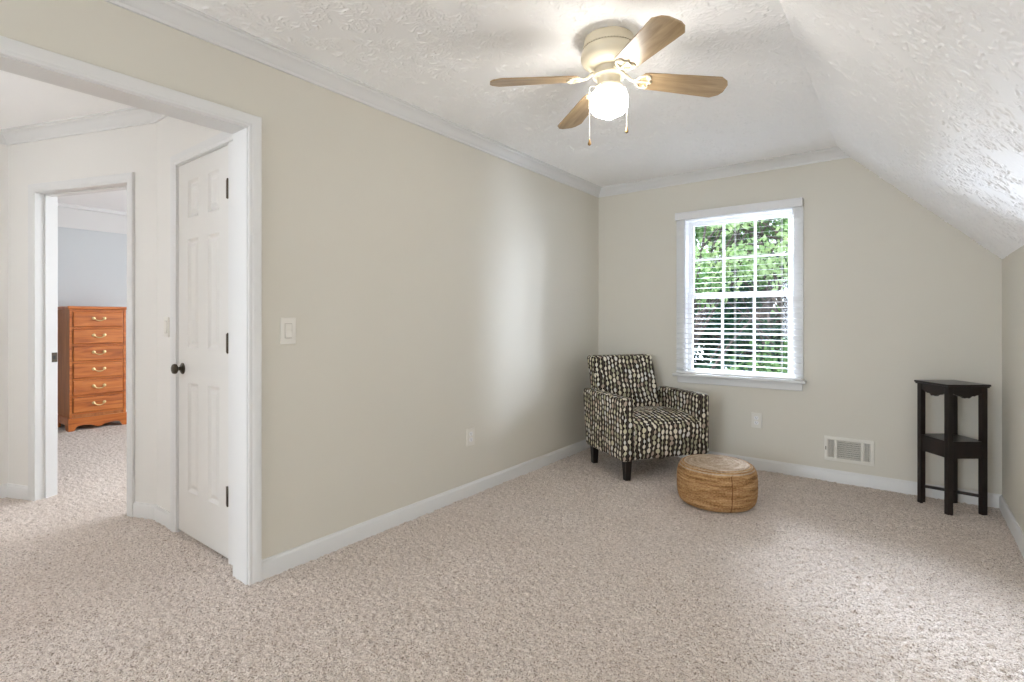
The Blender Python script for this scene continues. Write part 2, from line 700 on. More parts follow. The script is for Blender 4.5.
G = 0.0036
us = steps([(JX - 0.001, XL, 0.05), (XL, XCR, G)])
vs = steps([(YR - 0.1, 0.9, 0.06), (0.9, YB, G), (YB, YB + 0.15, 0.05)])
Hc = stamps(us, vs, 21, XL - 0.1, XCR + 0.1, 0.85, YB + 0.1)
relief_sheet('ceiling', us, vs, Hc, lambda u, v, h: (u, v, CH - h), lambda u, v, d: (u, v, CH + d))
sl = math.hypot(XR - XCR, CH - KNEE)
du_, dz_ = (XR - XCR) / sl, (KNEE - CH) / sl
us = steps([(0.0, sl, G), (sl, sl + 0.12, 0.04)])
vs = steps([(YR - 0.1, 1.35, 0.06), (1.35, YB, G), (YB, YB + 0.15, 0.05)])
Hs = stamps(us, vs, 22, -0.1, sl + 0.1, 1.3, YB + 0.1)
relief_sheet('ceiling_sloped', us, vs, Hs,
             lambda u, v, h: (XCR + u * du_ + h * dz_, v, CH + u * dz_ - h * du_),
             lambda u, v, d: (XCR + u * du_ - d * dz_, v, CH + u * dz_ + d * du_))

# hall
HN = Vector((0.3373, -0.9414))                          # far hall wall faces this way
HE = HC + HU * HL
m_h = Matrix(((HU.x, -HN.x, 0, HC.x), (HU.y, -HN.y, 0, HC.y), (0, 0, 1, 0), (0, 0, 0, 1)))   # s, depth behind, z
D0, D1, DT = 0.234, 1.059, 2.022                        # bedroom doorway along s
b = MB()
b.box(-0.05, D0 - 0.018, 0, 0.12, -0.02, CH + 0.05, m_h)
b.box(D1 + 0.018, HL + 0.12, 0, 0.12, -0.02, CH + 0.05, m_h)
b.box(D0 - 0.018, D1 + 0.018, 0, 0.12, DT + 0.018, CH + 0.05, m_h)
struct(b.build('wall_hall_far', M['hall']))
CD0, CD1, CDT = -3.250, -2.640, 2.047                   # closet doorway
b = MB()
b.box(HC.x - 0.02, CD0 - 0.016, CY, CY + 0.1, -0.02, CH + 0.05)
b.box(CD1 + 0.016, JX, CY, CY + 0.1, -0.02, CH + 0.05)
b.box(CD0 - 0.016, CD1 + 0.016, CY, CY + 0.1, CDT + 0.016, CH + 0.05)
struct(b.build('wall_closet', M['hall']))
HXL = HE.x
b = MB()
b.box(HXL - 0.1, HXL, -2.3, HE.y + 0.02, -0.02, CH + 0.05)
struct(b.build('wall_hall_left', M['hall']))
b = MB()
b.box(HXL - 0.1, JX, -2.3, -2.2, -0.02, CH + 0.05)
struct(b.build('wall_hall_near', M['hall']))
b = MB()
b.prism([(JX, -2.3), (JX, CY + 0.05), (HC.x, CY + 0.05), (HE.x - 0.05, HE.y + 0.05), (HE.x - 0.05, -2.3)], 'z', CH, CH + 0.1)
struct(b.build('ceiling_hall', M['ceiling']))

# bedroom beyond the hall
b = MB()
b.box(XBW - 0.1, XBW, -0.6, 4.5, -0.02, 2.6)
struct(b.build('wall_bedroom_far', M['bed']))
b = MB()
b.box(XBW, -2.7, 4.4, 4.5, -0.02, 2.6)
struct(b.build('wall_bedroom_window', M['bed']))
b = MB()
b.box(XBW, HXL - 0.1, -0.6, -0.5, -0.02, 2.6)
struct(b.build('wall_bedroom_near', M['bed']))
b = MB()
b.box(-2.75, -2.65, CY + 0.1, 4.5, -0.02, 2.6)
struct(b.build('wall_bedroom_side', M['bed']))
b = MB()
b.prism([(XBW, -0.6), (HXL - 0.1, -0.6), (HE.x - 0.1, HE.y + 0.1), (HC.x, HC.y + 0.1), (-2.65, CY + 0.1), (-2.65, 4.5), (XBW, 4.5)], 'z', 2.48, 2.56)
struct(b.build('ceiling_bedroom', M['ceiling']))
b = MB()
b.sweep([(0, 2.24), (0.02, 2.24), (0.035, 2.27), (0.13, 2.44), (0.15, 2.45), (0.15, 2.49), (0, 2.49)], (XBW, -0.5), (XBW, 4.4), (1, 0))
struct(b.build('trim_bedroom_crown', M['trim']))
b = MB()
b.sweep([(0, -0.01), (0.013, -0.01), (0.013, 0.07), (0.006, 0.085), (0, 0.085)], (XBW, -0.5), (XBW, 4.4), (1, 0))
struct(b.build('baseboard_bedroom', M['trim']))

# ------------------------------------------------------------------ crown and baseboards
CR = [(0, 2.362), (0.012, 2.362), (0.014, 2.374), (0.020, 2.379), (0.028, 2.394), (0.046, 2.414), (0.056, 2.419), (0.060, 2.428), (0.070, 2.430), (0.070, CH + 0.01), (0, CH + 0.01)]
BB = [(0, -0.012), (0.014, -0.012), (0.014, 0.066), (0.011, 0.074), (0.007, 0.078), (0.006, 0.084), (0, 0.084)]


def run(name, prof, p0, p1, n, c0=0.0, c1=0.0):
    b = MB()
    b.sweep(prof, p0, p1, n, c0, c1)
    return struct(b.build(name, M['trim'], smooth=True, angle=25))


run('trim_crown_left', CR, (XL, YR), (XL, YB), (1, 0), 0, 1)
run('trim_crown_back', CR, (XL, YB), (-0.318, YB), (0, -1), 1, 0)
ta = math.tan(math.radians(19.7) / 2)
run('trim_crown_closet', CR, (JX, CY), (HC.x, CY), (0, -1), 0, ta)
run('trim_crown_hall_far', CR, tuple(HC), tuple(HE), tuple(HN), ta, 0.704)
run('trim_crown_hall_left', CR, (HXL, HE.y), (HXL, -2.2), (1, 0), 0.704, 0)
run('baseboard_left', BB, (XL, JY + 0.062), (XL, YB), (1, 0), 0, 1)
run('baseboard_back', BB, (XL, YB), (XR, YB), (0, -1), 1, 1)
run('baseboard_right', BB, (XR, YB), (XR, YR), (-1, 0), 1, 0)
run('baseboard_closet', BB, (CD0 - 0.06, CY), (HC.x, CY), (0, -1), 0, ta)
run('baseboard_hall_far_right', BB, tuple(HC), tuple(HC + HU * (D0 - 0.058)), tuple(HN), ta, 0)
run('baseboard_hall_far', BB, tuple(HC + HU * (D1 + 0.058)), tuple(HE), tuple(HN), 0, 0.7)
run('baseboard_hall_left', BB, (HXL, HE.y), (HXL, -2.2), (1, 0), 0.7, 0)


def casing(name, m, x0, x1, zt, w=0.057, parent=None, z0=-0.012, d=0.018, mat=None, legs=3):
    """moulded door casing: two legs and a head, on the plane y=0 facing -y (in m's frame)"""
    b = MB()
    prof = [(0.0, 0.009), (0.006, 0.012), (0.016, 0.012), (0.022, 0.015), (w - 0.012, d), (w - 0.003, d), (w, d - 0.005)]
    # mitred frame from the profile: k=0 inner edge .. outer edge
    rows = []
    for e, t in [(0.0, 0.0)] + prof + [(w, 0.0)]:
        rows.append([(x0 - e, -t, z0), (x0 - e, -t, zt + e), (x1 + e, -t, zt + e), (x1 + e, -t, z0)])
    vv = [[b.bm.verts.new(m @ Vector(p)) for p in r] for r in rows]
    for a, c in zip(vv[:-1], vv[1:]):
        for i in range(legs):
            b.bm.faces.new((a[i], a[i + 1], c[i + 1], c[i]))
    for i in range(legs):
        b.bm.faces.new((vv[0][i], vv[0][i + 1], vv[-1][i + 1], vv[-1][i]))
    b.bm.faces.new([r[0] for r in vv])
    b.bm.faces.new([r[legs] for r in vv])
    return b.build(name, mat or M['trim'], parent, smooth=True, angle=20)


# the wide opening: jambs and casing (room side, plane x = XL facing +x)
m_open = Matrix(((0, -1, 0, XL), (1, 0, 0, 0), (0, 0, 1, 0), (0, 0, 0, 1)))   # local x -> world y, local -y -> world +x
struct(casing('trim_opening_casing', m_open, OY, JY + 0.005, HEAD + 0.005))
b = MB()
b.box(JX - 0.012, XL + 0.001, JY, JY + 0.0185, -0.012, HEAD + 0.018)
b.box(JX - 0.012, XL + 0.001, OY - 0.018, OY, -0.012, HEAD + 0.018)
b.box(JX - 0.012, XL + 0.001, OY, JY, HEAD, HEAD + 0.0185)
struct(b.build('trim_opening_jamb', M['trim'], bevel=0.002))
m_open2 = Matrix(((0, 1, 0, JX), (1, 0, 0, 0), (0, 0, 1, 0), (0, 0, 0, 1)))   # hall side
b = MB()
b.box(JX - 0.016, JX, JY + 0.004, CY - 0.001, -0.012, HEAD + 0.06)
b.box(JX - 0.016, JX, OY, JY + 0.004, HEAD + 0.004, HEAD + 0.06)
struct(b.build('trim_opening_hall_casing', M['trim'], bevel=0.003))

# bedroom doorway (door stands open out of sight): jamb, stop, casing, strike plate
d1 = bpy.data.objects.new('door_1', None)
d1['kind'] = 'structure'
COL.objects.link(d1)
casing('casing', m_h, D0, D1, DT, parent=d1)
b = MB()
b.box(D0 - 0.0185, D0, -0.001, 0.122, -0.012, DT + 0.018, m_h)
b.box(D1, D1 + 0.0185, -0.001, 0.122, -0.012, DT + 0.018, m_h)
b.box(D0, D1, -0.001, 0.122, DT, DT + 0.0185, m_h)
b.build('jamb', M['trim'], d1, bevel=0.002)
b = MB()
b.box(D0, D0 + 0.01, 0.045, 0.08, -0.012, DT, m_h)
b.box(D1 - 0.01, D1, 0.045, 0.08, -0.012, DT, m_h)
b.box(D0, D1, 0.045, 0.08, DT - 0.01, DT, m_h)
b.build('door_stop', M['trim'], d1)
b = MB()
b.box(D1 - 0.0012, D1 + 0.001, 0.083, 0.119, 0.90, 0.965, m_h)
sp = b.build('strike_plate', M['bronze'], d1)
b = MB()
b.box(D1 - 0.002, D1, 0.094, 0.108, 0.92, 0.945, m_h)
b.build('latch_hole', M['slot'], sp)

# ------------------------------------------------------------------ closet door (six panels)
d2 = bpy.data.objects.new('door_2', None)
d2['kind'] = 'structure'
COL.objects.link(d2)
m_c = Matrix.Translation((0, CY, 0))
casing('casing', m_c, CD0 - 0.004, JX - 0.012, CDT + 0.004, parent=d2, legs=2)
b = MB()
b.box(CD1 + 0.006, JX - 0.002, CY - 0.003, CY + 0.002, -0.012, CDT + 0.004)
b.build('casing_strip', M['trim'], d2)
b = MB()
b.box(CD0 - 0.0165, CD0, CY - 0.001, CY + 0.1, -0.012, CDT + 0.016)
b.box(CD1, CD1 + 0.0165, CY - 0.001, CY + 0.1, -0.012, CDT + 0.016)
b.box(CD0, CD1, CY - 0.001, CY + 0.1, CDT, CDT + 0.0165)
b.box(CD0, CD1, CY + 0.05, CY + 0.1, -0.012, CDT)
b.build('jamb', M['trim'], d2)
cols = ((-3.122, -2.990), (-2.875, -2.745))
rows_ = ((0.250, 0.845), (1.035, 1.625), (1.740, 1.945))
yd = CY + 0.002                                           # door face
dx0, dx1, dz0, dz1 = CD0 + 0.003, CD1 - 0.003, 0.014, CDT - 0.003
b = MB()
xcuts = [dx0, cols[0][0], cols[0][1], cols[1][0], cols[1][1], dx1]
zcuts = [dz0] + [z for r in rows_ for z in r] + [dz1]
for i in range(5):
    for j in range(7):
        x0, x1, z0, z1 = xcuts[i], xcuts[i + 1], zcuts[j], zcuts[j + 1]
        if i in (1, 3) and j in (1, 3, 5):
            prev = None
            for off, dep in ((0, 0), (0.005, 0.004), (0.014, 0.010), (0.022, 0.011), (0.042, 0.003)):
                rg = [b.bm.verts.new((x, yd + dep, z)) for x, z in ((x0 + off, z0 + off), (x1 - off, z0 + off), (x1 - off, z1 - off), (x0 + off, z1 - off))]
                if prev:
                    for k in range(4):
                        b.bm.faces.new((prev[k], prev[(k + 1) % 4], rg[(k + 1) % 4], rg[k]))
                prev = rg
            b.bm.faces.new(prev)
        else:
            b.bm.faces.new([b.bm.verts.new((x, yd, z)) for x, z in ((x0, z0), (x1, z0), (x1, z1), (x0, z1))])
bmesh.ops.remove_doubles(b.bm, verts=b.bm.verts, dist=1e-5)
yb_ = yd + 0.035
for p in (((dx0, yd, dz0), (dx0, yb_, dz0), (dx0, yb_, dz1), (dx0, yd, dz1)), ((dx1, yd, dz0), (dx1, yb_, dz0), (dx1, yb_, dz1), (dx1, yd, dz1)),
          ((dx0, yd, dz0), (dx1, yd, dz0), (dx1, yb_, dz0), (dx0, yb_, dz0)), ((dx0, yd, dz1), (dx1, yd, dz1), (dx1, yb_, dz1), (dx0, yb_, dz1)),
          ((dx0, yb_, dz0), (dx1, yb_, dz0), (dx1, yb_, dz1), (dx0, yb_, dz1))):
    b.bm.faces.new([b.bm.verts.new(q) for q in p])
bmesh.ops.remove_doubles(b.bm, verts=b.bm.verts, dist=1e-5)
leaf = b.build('door_leaf', M['door'], d2)
rot_y = Matrix.Rotation(PI / 2, 4, 'X')                   # lathe z -> -y
kx, kz = -3.188, 0.917
b = MB()
b.lathe([(0.031, 0), (0.031, 0.004), (0.024, 0.009), (0.012, 0.011), (0.010, 0.022), (0.016, 0.027), (0.026, 0.033), (0.0285, 0.041), (0.025, 0.050), (0.014, 0.055), (0, 0.056)], 28,
        m=Matrix.Translation((kx, yd, kz)) @ rot_y)
b.build('door_knob', M['bronze'], d2, smooth=True)
for z in (1.829, 1.071, 0.321):
    b = MB()
    b.box(dx1 - 0.026, dx1 + 0.006, yd - 0.0015, yd + 0.001, z - 0.045, z + 0.045)
    b.lathe([(0.0, -0.052), (0.004, -0.049), (0.0062, -0.046), (0.0062, 0.046), (0.004, 0.049), (0, 0.052)], 12, (dx1 + 0.001, yd - 0.005, z))
    b.build('hinge', M['bronze'], d2, smooth=True)

# ------------------------------------------------------------------ window
w1 = bpy.data.objects.new('window_1', None)
w1['kind'] = 'structure'
COL.objects.link(w1)
b = MB()
for x0, x1 in ((-1.592, WX0 + 0.006), (WX1 - 0.006, -0.620)):
    b.box(x0, x1, YB - 0.016, YB + 0.001, 0.725, WZ1 - 0.006)
b.box(-1.592, -0.620, YB - 0.016, YB + 0.001, WZ1 - 0.006, 2.105)
b.build('casing', M['trim'], w1, bevel=0.003)
b = MB()
b.rbox(-1.612, -0.598, YB - 0.068, YB + 0.05, 0.706, 0.727, 0.006, 2)
b.build('window_sill', M['trim'], w1)
b = MB()
b.box(-1.585, -0.626, YB - 0.014, YB + 0.001, 0.645, 0.706)
b.build('apron', M['trim'], w1, bevel=0.004)
b = MB()
b.box(WX0, WX0 + 0.012, YB, YB + 0.15, WZ0, WZ1)
b.box(WX1 - 0.012, WX1, YB, YB + 0.15, WZ0, WZ1)
b.box(WX0, WX1, YB, YB + 0.15, WZ1 - 0.012, WZ1)
b.box(WX0, WX1, YB + 0.03, YB + 0.15, WZ0, WZ0 + 0.015)
b.build('window_frame', M['vinyl'], w1)
gx0, gx1 = -1.475, -0.735
for nm, y, z0, z1, b0, b1 in (('sash', YB + 0.062, 0.727, 1.405, 0.040, 0.030), ('sash', YB + 0.098, 1.378, 2.042, 0.034, 0.042)):
    b = MB()
    sx0, sx1 = WX0 + 0.012, WX1 - 0.012
    b.box(sx0, gx0, y - 0.017, y + 0.017, z0, z1)
    b.box(gx1, sx1, y - 0.017, y + 0.017, z0, z1)
    b.box(gx0, gx1, y - 0.017, y + 0.017, z0, z0 + b0)
    b.box(gx0, gx1, y - 0.017, y + 0.017, z1 - b1, z1)
    s_ = b.build(nm, M['vinyl'], w1, bevel=0.003)
    b = MB()
    zg0, zg1 = z0 + b0, z1 - b1
    for k in (1, 2):
        xm = gx0 + (gx1 - gx0) * k / 3
        b.box(xm - 0.008, xm + 0.008, y - 0.011, y + 0.011, zg0, zg1)
    zm = (zg0 + zg1) / 2
    b.box(gx0, gx1, y - 0.0105, y + 0.0105, zm - 0.008, zm + 0.008)
    b.build('muntin', M['vinyl'], s_)
    b = MB()
    b.box(gx0 - 0.004, gx1 + 0.004, y - 0.002, y + 0.002, zg0 - 0.004, zg1 + 0.004)
    b.build('pane', M['glass'], s_)
    if z0 < 1:
        b = MB()
        b.lathe([(0.016, 0), (0.016, 0.004), (0.008, 0.008), (0, 0.010)], 14, ((gx0 + gx1) / 2, y, z1))
        b.rbox((gx0 + gx1) / 2 - 0.004, (gx0 + gx1) / 2 + 0.03, y - 0.014, y - 0.004, z1 + 0.004, z1 + 0.012, 0.002)
        b.build('sash_lock', M['plastic'], s_, smooth=True)

# blind hung over the casing
bl = empty('window_blind', (-1.102, YB - 0.018, 0.727), 0,
           'white slatted blind let down over the garden window, slats tilted open', 'window blind')
BX, BT = 0.484, 1.378
b = MB()
b.prism([(-0.052, BT - 0.062), (-0.046, BT - 0.066), (-0.040, BT - 0.062), (-0.040, BT - 0.006), (0.0, BT - 0.006), (0.0, BT), (-0.050, BT), (-0.054, BT - 0.01)], 'x', -BX, BX)
for sx in (-1, 1):
    b.box(min(sx * BX, sx * (BX - 0.008)), max(sx * BX, sx * (BX - 0.008)), -0.046, 0.0, BT - 0.060, BT - 0.002)
b.build('valance', M['blind'], bl, bevel=0.002)
b = MB()
b.box(-BX + 0.012, BX - 0.012, -0.038, -0.004, BT - 0.046, BT - 0.008)
b.build('headrail', M['vinyl'], bl)
tilt = math.radians(8.0)
pitch = 0.0425
nsl = int((BT - 0.07 - 0.03) / pitch)
b = MB()
for k in range(nsl):
    z = 0.045 + k * pitch
    mm = Matrix.Translation((0, -0.024, z)) @ Matrix.Rotation(tilt, 4, 'X')
    pts = [(-0.020, -0.0003), (0, 0.0003), (0.020, -0.0003), (0.020, 0.0006), (0, 0.0012), (-0.020, 0.0006)]
    b.prism(pts, 'x', -BX + 0.006, BX - 0.006, mm)
b.build('slat_panel', M['blind'], bl)
b = MB()
b.rbox(-BX + 0.006, BX - 0.006, -0.046, -0.004, 0.004, 0.022, 0.004, 2)
b.build('bottom_rail', M['vinyl'], bl)
for x in (-0.34, 0.0, 0.34):
    b = MB()
    b.tube([(x, -0.047, 0.02), (x, -0.047, BT - 0.05)], 0.0012, 6)
    b.tube([(x, -0.001, 0.02), (x, -0.001, BT - 0.05)], 0.0012, 6)
    b.build('ladder_cord', M['cord'], bl)
b = MB()
b.tube([(-BX + 0.085, -0.056, BT - 0.07), (-BX + 0.085, -0.058, 0.42)], 0.0035, 6)
b.build('tilt_wand', plain('grey_clear_wand', srgb(205, 205, 208), 0.2), bl)

# ------------------------------------------------------------------ frame added around the rear fill light (unseen, behind the camera)
b = MB()
b.box(-2.3, -2.24, YR - 0.08, YR - 0.02, 0.7, 2.2)
b.box(-0.96, -0.9, YR - 0.08, YR - 0.02, 0.7, 2.2)
b.box(-2.3, -0.9, YR - 0.08, YR - 0.02, 0.7, 0.76)
b.box(-2.3, -0.9, YR - 0.08, YR - 0.02, 2.14, 2.2)
struct(b.build('added_window_rear', M['vinyl']))

# ------------------------------------------------------------------ ceiling fan
fan = empty('ceiling_fan', (-1.057, 2.105, CH), 0, 'four blade ceiling fan with lit globe on the flat ceiling', 'ceiling fan')
b = MB()
b.lathe([(0.100, 0), (0.108, -0.004), (0.110, -0.012), (0.110, -0.030), (0.114, -0.036), (0.114, -0.048), (0.112, -0.052)], 48)
b.build('canopy', M['cream_metal'], fan, smooth=True)
b = MB()
b.lathe([(0.1115, -0.050), (0.117, -0.054), (0.1225, -0.066), (0.1245, -0.080), (0.1235, -0.094), (0.116, -0.108), (0.098, -0.122), (0.080, -0.130), (0.062, -0.136), (0.056, -0.150), (0.056, -0.160)], 48)
b.build('motor_housing', M['cream_metal'], fan, smooth=True)
b = MB()
for k in range(56):
    a = 2 * PI * k / 56
    b.lathe([(0, -0.003), (0.0025, -0.002), (0.0034, 0), (0.0025, 0.002), (0, 0.003)], 6, (0.1148 * math.cos(a), 0.1148 * math.sin(a), -0.0505))
b.build('beaded_band', plain('bronze_beads', srgb(150, 132, 100), 0.4, 0.6), fan, smooth=True)  # beads in one darker bronze tone than the housing
b = MB()
b.lathe([(0.066, -0.158), (0.070, -0.162), (0.070, -0.170), (0.052, -0.174), (0.049, -0.178), (0.049, -0.212), (0.046, -0.216)], 40)
b.build('switch_housing', M['cream_metal'], fan, smooth=True)
b = MB()
b.lathe([(0.050, -0.210), (0.062, -0.214), (0.064, -0.222), (0.062, -0.232), (0.058, -0.233)], 40)
for k in range(3):
    a = 2 * PI * k / 3 + 0.4
    b.tube([(0.06 * math.cos(a), 0.06 * math.sin(a), -0.224), (0.072 * math.cos(a), 0.072 * math.sin(a), -0.224)], 0.004, 8)
b.build('light_fitter', M['cream_metal'], fan, smooth=True)
b = MB()
b.lathe([(0.055, -0.226), (0.057, -0.234), (0.068, -0.240), (0.080, -0.250), (0.084, -0.262), (0.084, -0.302), (0.080, -0.316), (0.070, -0.328), (0.050, -0.338), (0.030, -0.346), (0.016, -0.356), (0, -0.360)], 40, caps=False)
b.build('globe', M['globe'], fan, smooth=True)
for ax, ay, ln in ((-0.072, 0.01, 0.20), (0.072, 0.02, 0.14)):
    c, s = math.cos(0.65), math.sin(0.65)
    px, py = ax * c - ay * s, ax * s + ay * c
    px, py = px * 1.18, py * 1.18
    b = MB()
    b.tube([(px * 0.55, py * 0.55, -0.205), (px * 0.9, py * 0.9, -0.208), (px, py, -0.215), (px, py, -0.24 - ln)], 0.0011, 6)
    ch = b.build('pull_chain', M['chain'], fan)
    b = MB()
    b.lathe([(0, 0), (0.0035, -0.004), (0.004, -0.012), (0.0075, -0.022), (0.0075, -0.028), (0, -0.034)], 12, (px, py, -0.24 - ln))
    b.build('pull_knob', plain('bronze_pull', srgb(150, 120, 80), 0.3, 0.7), ch, smooth=True)
ZB = -0.172
for ang in (40.0, -139.8, -38.0, 142.0):
    mz = Matrix.Rotation(math.radians(ang), 4, 'Z')
    mp = mz @ Matrix.Translation((0, 0, ZB)) @ Matrix.Rotation(math.radians(4.0), 4, 'Y') @ Matrix.Rotation(math.radians(-12), 4, 'X')
    b = MB()
    L0, L1, hw0, hw1 = 0.140, 0.532, 0.053, 0.070
    out = [(L0, -0.030), (L0 + 0.012, -hw0 + 0.006), (L0 + 0.03, -hw0), (L1 - 0.045, -hw1), (L1 - 0.012, -hw1 + 0.022), (L1, -hw1 + 0.045), (L1, hw1 - 0.045), (L1 - 0.012, hw1 - 0.022), (L1 - 0.045, hw1), (L0 + 0.03, hw0), (L0 + 0.012, hw0 - 0.006), (L0, 0.030)]
    b.prism(out, 'z', -0.003, 0.003)
    bo = b.build('blade', M['blade'], fan, bevel=0.0015)
    bo.matrix_local = mp
    b = MB()
    # cast blade iron: arm from the hub, scrolled plate under the blade root
    b.tube([(0.060, 0, ZB + 0.020), (0.080, 0, ZB + 0.010), (0.100, 0, ZB - 0.008), (0.125, 0, ZB - 0.015), (0.150, 0, ZB - 0.016)], [0.009, 0.008, 0.007, 0.006, 0.006], 8, mz)
    for sgn in (-1, 1):
        pts = [(0.112, 0, -0.006), (0.126, sgn * 0.016, -0.006), (0.138, sgn * 0.032, -0.006), (0.156, sgn * 0.041, -0.006), (0.174, sgn * 0.038, -0.006), (0.182, sgn * 0.026, -0.006), (0.176, sgn * 0.014, -0.006), (0.186, 0, -0.006)]
        b.tube(pts, 0.0040, 8, mp)
    b.tube([(0.120, 0, -0.006), (0.190, 0, -0.006)], 0.0042, 8, mp)
    for sx, sy in ((0.168, -0.030), (0.168, 0.030), (0.186, 0)):
        b.lathe([(0, -0.010), (0.006, -0.009), (0.007, -0.003), (0.007, 0)], 10, (sx, sy, -0.003), m=mp)
    b.build('blade_iron', M['cream_metal'], fan, smooth=True)

# hall ceiling lamp, out of frame, that lights the hall
hl = empty('hall_ceiling_lamp', (-3.65, -0.55, CH), 0, 'round lit flush lamp on the hall ceiling', 'ceiling lamp')
b = MB()
b.lathe([(0.07, 0), (0.07, -0.015), (0.012, -0.02), (0.012, -0.32), (0.02, -0.33)], 32)
b.build('lamp_base', M['cream_metal'], hl, smooth=True)
b = MB()
b.lathe([(0.02, -0.325), (0.11, -0.335), (0.15, -0.36), (0.145, -0.39), (0.11, -0.425), (0.05, -0.442), (0, -0.445)], 32, caps=False)
b.build('lamp_shade', M['hall_globe'], hl, smooth=True)


# ------------------------------------------------------------------ armchair
def box_uv(c, n):
    ax, ay, az = abs(n.x), abs(n.y), abs(n.z)
    if az >= ax and az >= ay:
        return (c.x, c.y)
    if ax > ay:
        return (c.y + 3.1, c.z)
    return (c.x, c.z)


CW, CDp, CA, CT, CBZ = 0.764, 0.606, 0.614, 0.892, 0.152
chx, chy, cang = -1.630, 3.468, math.radians(55.9)
ch = empty('armchair', (chx, chy, 0), cang, 'black armchair patterned with cream and olive bead strings under the window corner', 'armchair')


def arm_shape(co):
    c = co.copy()
    t = (c.z - CBZ) / (CA - CBZ)
    if c.y > 0.3 and c.x < 0.3:
        c.y += 0.062 * t - 0.008
    elif c.y > 0.3:
        c.y -= 0.05
    return c


for x0 in (0.0, CW - 0.097):
    b = MB()
    b.rbox(x0, x0 + 0.097, 0.0, CDp, CBZ, CA, 0.022, 4, shape=arm_shape)
    b.build('arm', M['beads'], ch, smooth=True, uv=box_uv, angle=60)


def seat_bm():
    b = MB()
    n = 10
    prof = [(-0.002, CBZ + 0.012), (-0.010, CBZ + 0.03), (-0.018, 0.29), (-0.022, 0.370), (-0.018, 0.396), (-0.006, 0.415), (0.02, 0.432), (0.08, 0.452), (0.20, 0.470), (0.35, 0.470), (0.52, 0.457), (0.52, CBZ + 0.03), (0.50, CBZ + 0.012)]
    xa, xb = 0.094, CW - 0.094
    grid = []
    for i in range(n + 1):
        t = i / n
        x = xa + (xb - xa) * t
        bul = 1 - (2 * t - 1) ** 4
        row = []
        for (y, z) in prof:
            dz = (bul - 1) * 0.010 if z > 0.37 else 0
            dy = (1 - bul) * 0.006 if y < 0.05 else 0
            row.append(b.bm.verts.new((x, y + dy, z + dz)))
        grid.append(row)
    k = len(prof)
    for i in range(n):
        for j in range(k):
            b.bm.faces.new((grid[i][j], grid[i][(j + 1) % k], grid[i + 1][(j + 1) % k], grid[i + 1][j]))
    b.bm.faces.new(grid[0])
    b.bm.faces.new(grid[-1])
    return b


seat_bm().build('seat', M['beads'], ch, smooth=True, uv=box_uv, angle=60)


def back_shape(co):
    t = (co.z - 0.30) / (CT - 0.30)
    c = co.copy()
    c.y += 0.150 * t
    c.x += (-0.030 if c.x > 0.3 else -0.012) * t
    if c.y > 0.5 and t > 0.5:
        c.z -= 0.008
    return c


b = MB()
b.rbox(0.084, CW - 0.084, 0.450, 0.585, 0.30, CT, 0.026, 4, shape=back_shape)
b.build('backrest', M['beads'], ch, smooth=True, uv=box_uv, angle=60)
b = MB()
b.rbox(0.09, CW - 0.09, 0.49, CDp - 0.02, CBZ, 0.52, 0.015, 3)
b.build('back_panel', M['beads'], ch, smooth=True, uv=box_uv, angle=60)
for lx, ly in ((0.080, 0.078), (CW - 0.080, 0.078), (0.078, CDp - 0.022), (CW - 0.080, CDp - 0.075)):
    b = MB()
    sgx = 0.006 if lx < 0.3 else -0.006
    vs = b.box(lx - 0.029, lx + 0.029, ly - 0.029, ly + 0.029, -0.004, CBZ + 0.008)
    for v in vs[:4]:
        v.co.x = lx + (v.co.x - lx) * 0.72
        v.co.y = ly + (v.co.y - ly) * 0.72
    b.build('leg', M['leg_wood'], ch, bevel=0.003)

# ------------------------------------------------------------------ pouf
pf = empty('pouf', (-0.988, 3.508, 0), 0, 'round tan woven jute pouf on the carpet in front of the armchair', 'pouf')
R, HT = 0.244, 0.256


def coil(prof, ridges, amp, n=72):
    """resample a profile and add small ridges along its length"""
    P = [Vector((r, z)) for r, z in prof]
    Ls = [0.0]
    for a, c in zip(P[:-1], P[1:]):
        Ls.append(Ls[-1] + (c - a).length)
    res = []
    steps_ = ridges * 6
    for i in range(steps_ + 1):
        s = Ls[-1] * i / steps_
        k = max(j for j in range(len(Ls)) if Ls[j] <= s + 1e-9)
        k = min(k, len(P) - 2)
        t = (s - Ls[k]) / max(1e-9, Ls[k + 1] - Ls[k])
        p = P[k].lerp(P[k + 1], t)
        d = (P[k + 1] - P[k]).normalized()
        nrm = Vector((d.y, -d.x))
        a = amp * abs(math.sin(PI * i / 6))
        p = p + nrm * a
        res.append((max(p.x, 0.0), p.y))
    return res


side = [(0.205, 0.0)]
for k in range(0, 15):
    a = -PI / 2 + PI * k / 14
    ca, sa = math.cos(a), math.sin(a)
    side.append((R - 0.045 + 0.045 * (abs(ca) ** 0.8), HT / 2 + (HT / 2 - 0.004) * math.copysign(abs(sa) ** 0.72, sa)))
b = MB()
b.lathe(coil(side, 17, 0.0042), 72)
b.build('woven_side', M['jute'], pf, smooth=True, angle=80)
b = MB()
topp = [(R - 0.012, HT - 0.024), (R - 0.028, HT - 0.008), (R - 0.06, HT + 0.000), (0.10, HT + 0.006), (0.0, HT + 0.008)]
b.lathe(coil(topp, 13, 0.0032), 72, caps=False)
b.build('coiled_top', M['jute_top_sheen'], pf, smooth=True, angle=80)
sa_ = math.atan2(-0.90, 0.43) + 0.20
pts = []
for r, z in side[1:]:
    rr = r + 0.001
    wob = 0.0
    pts.append((rr * math.cos(sa_), rr * math.sin(sa_), z))
b = MB()
b.tube([(x * 1.014, y * 1.014, z) for x, y, z in pts[1:12]], 0.0026, 8)
b.build('seam', plain('dark_jute_seam', srgb(112, 72, 38), 0.9), pf, smooth=True)


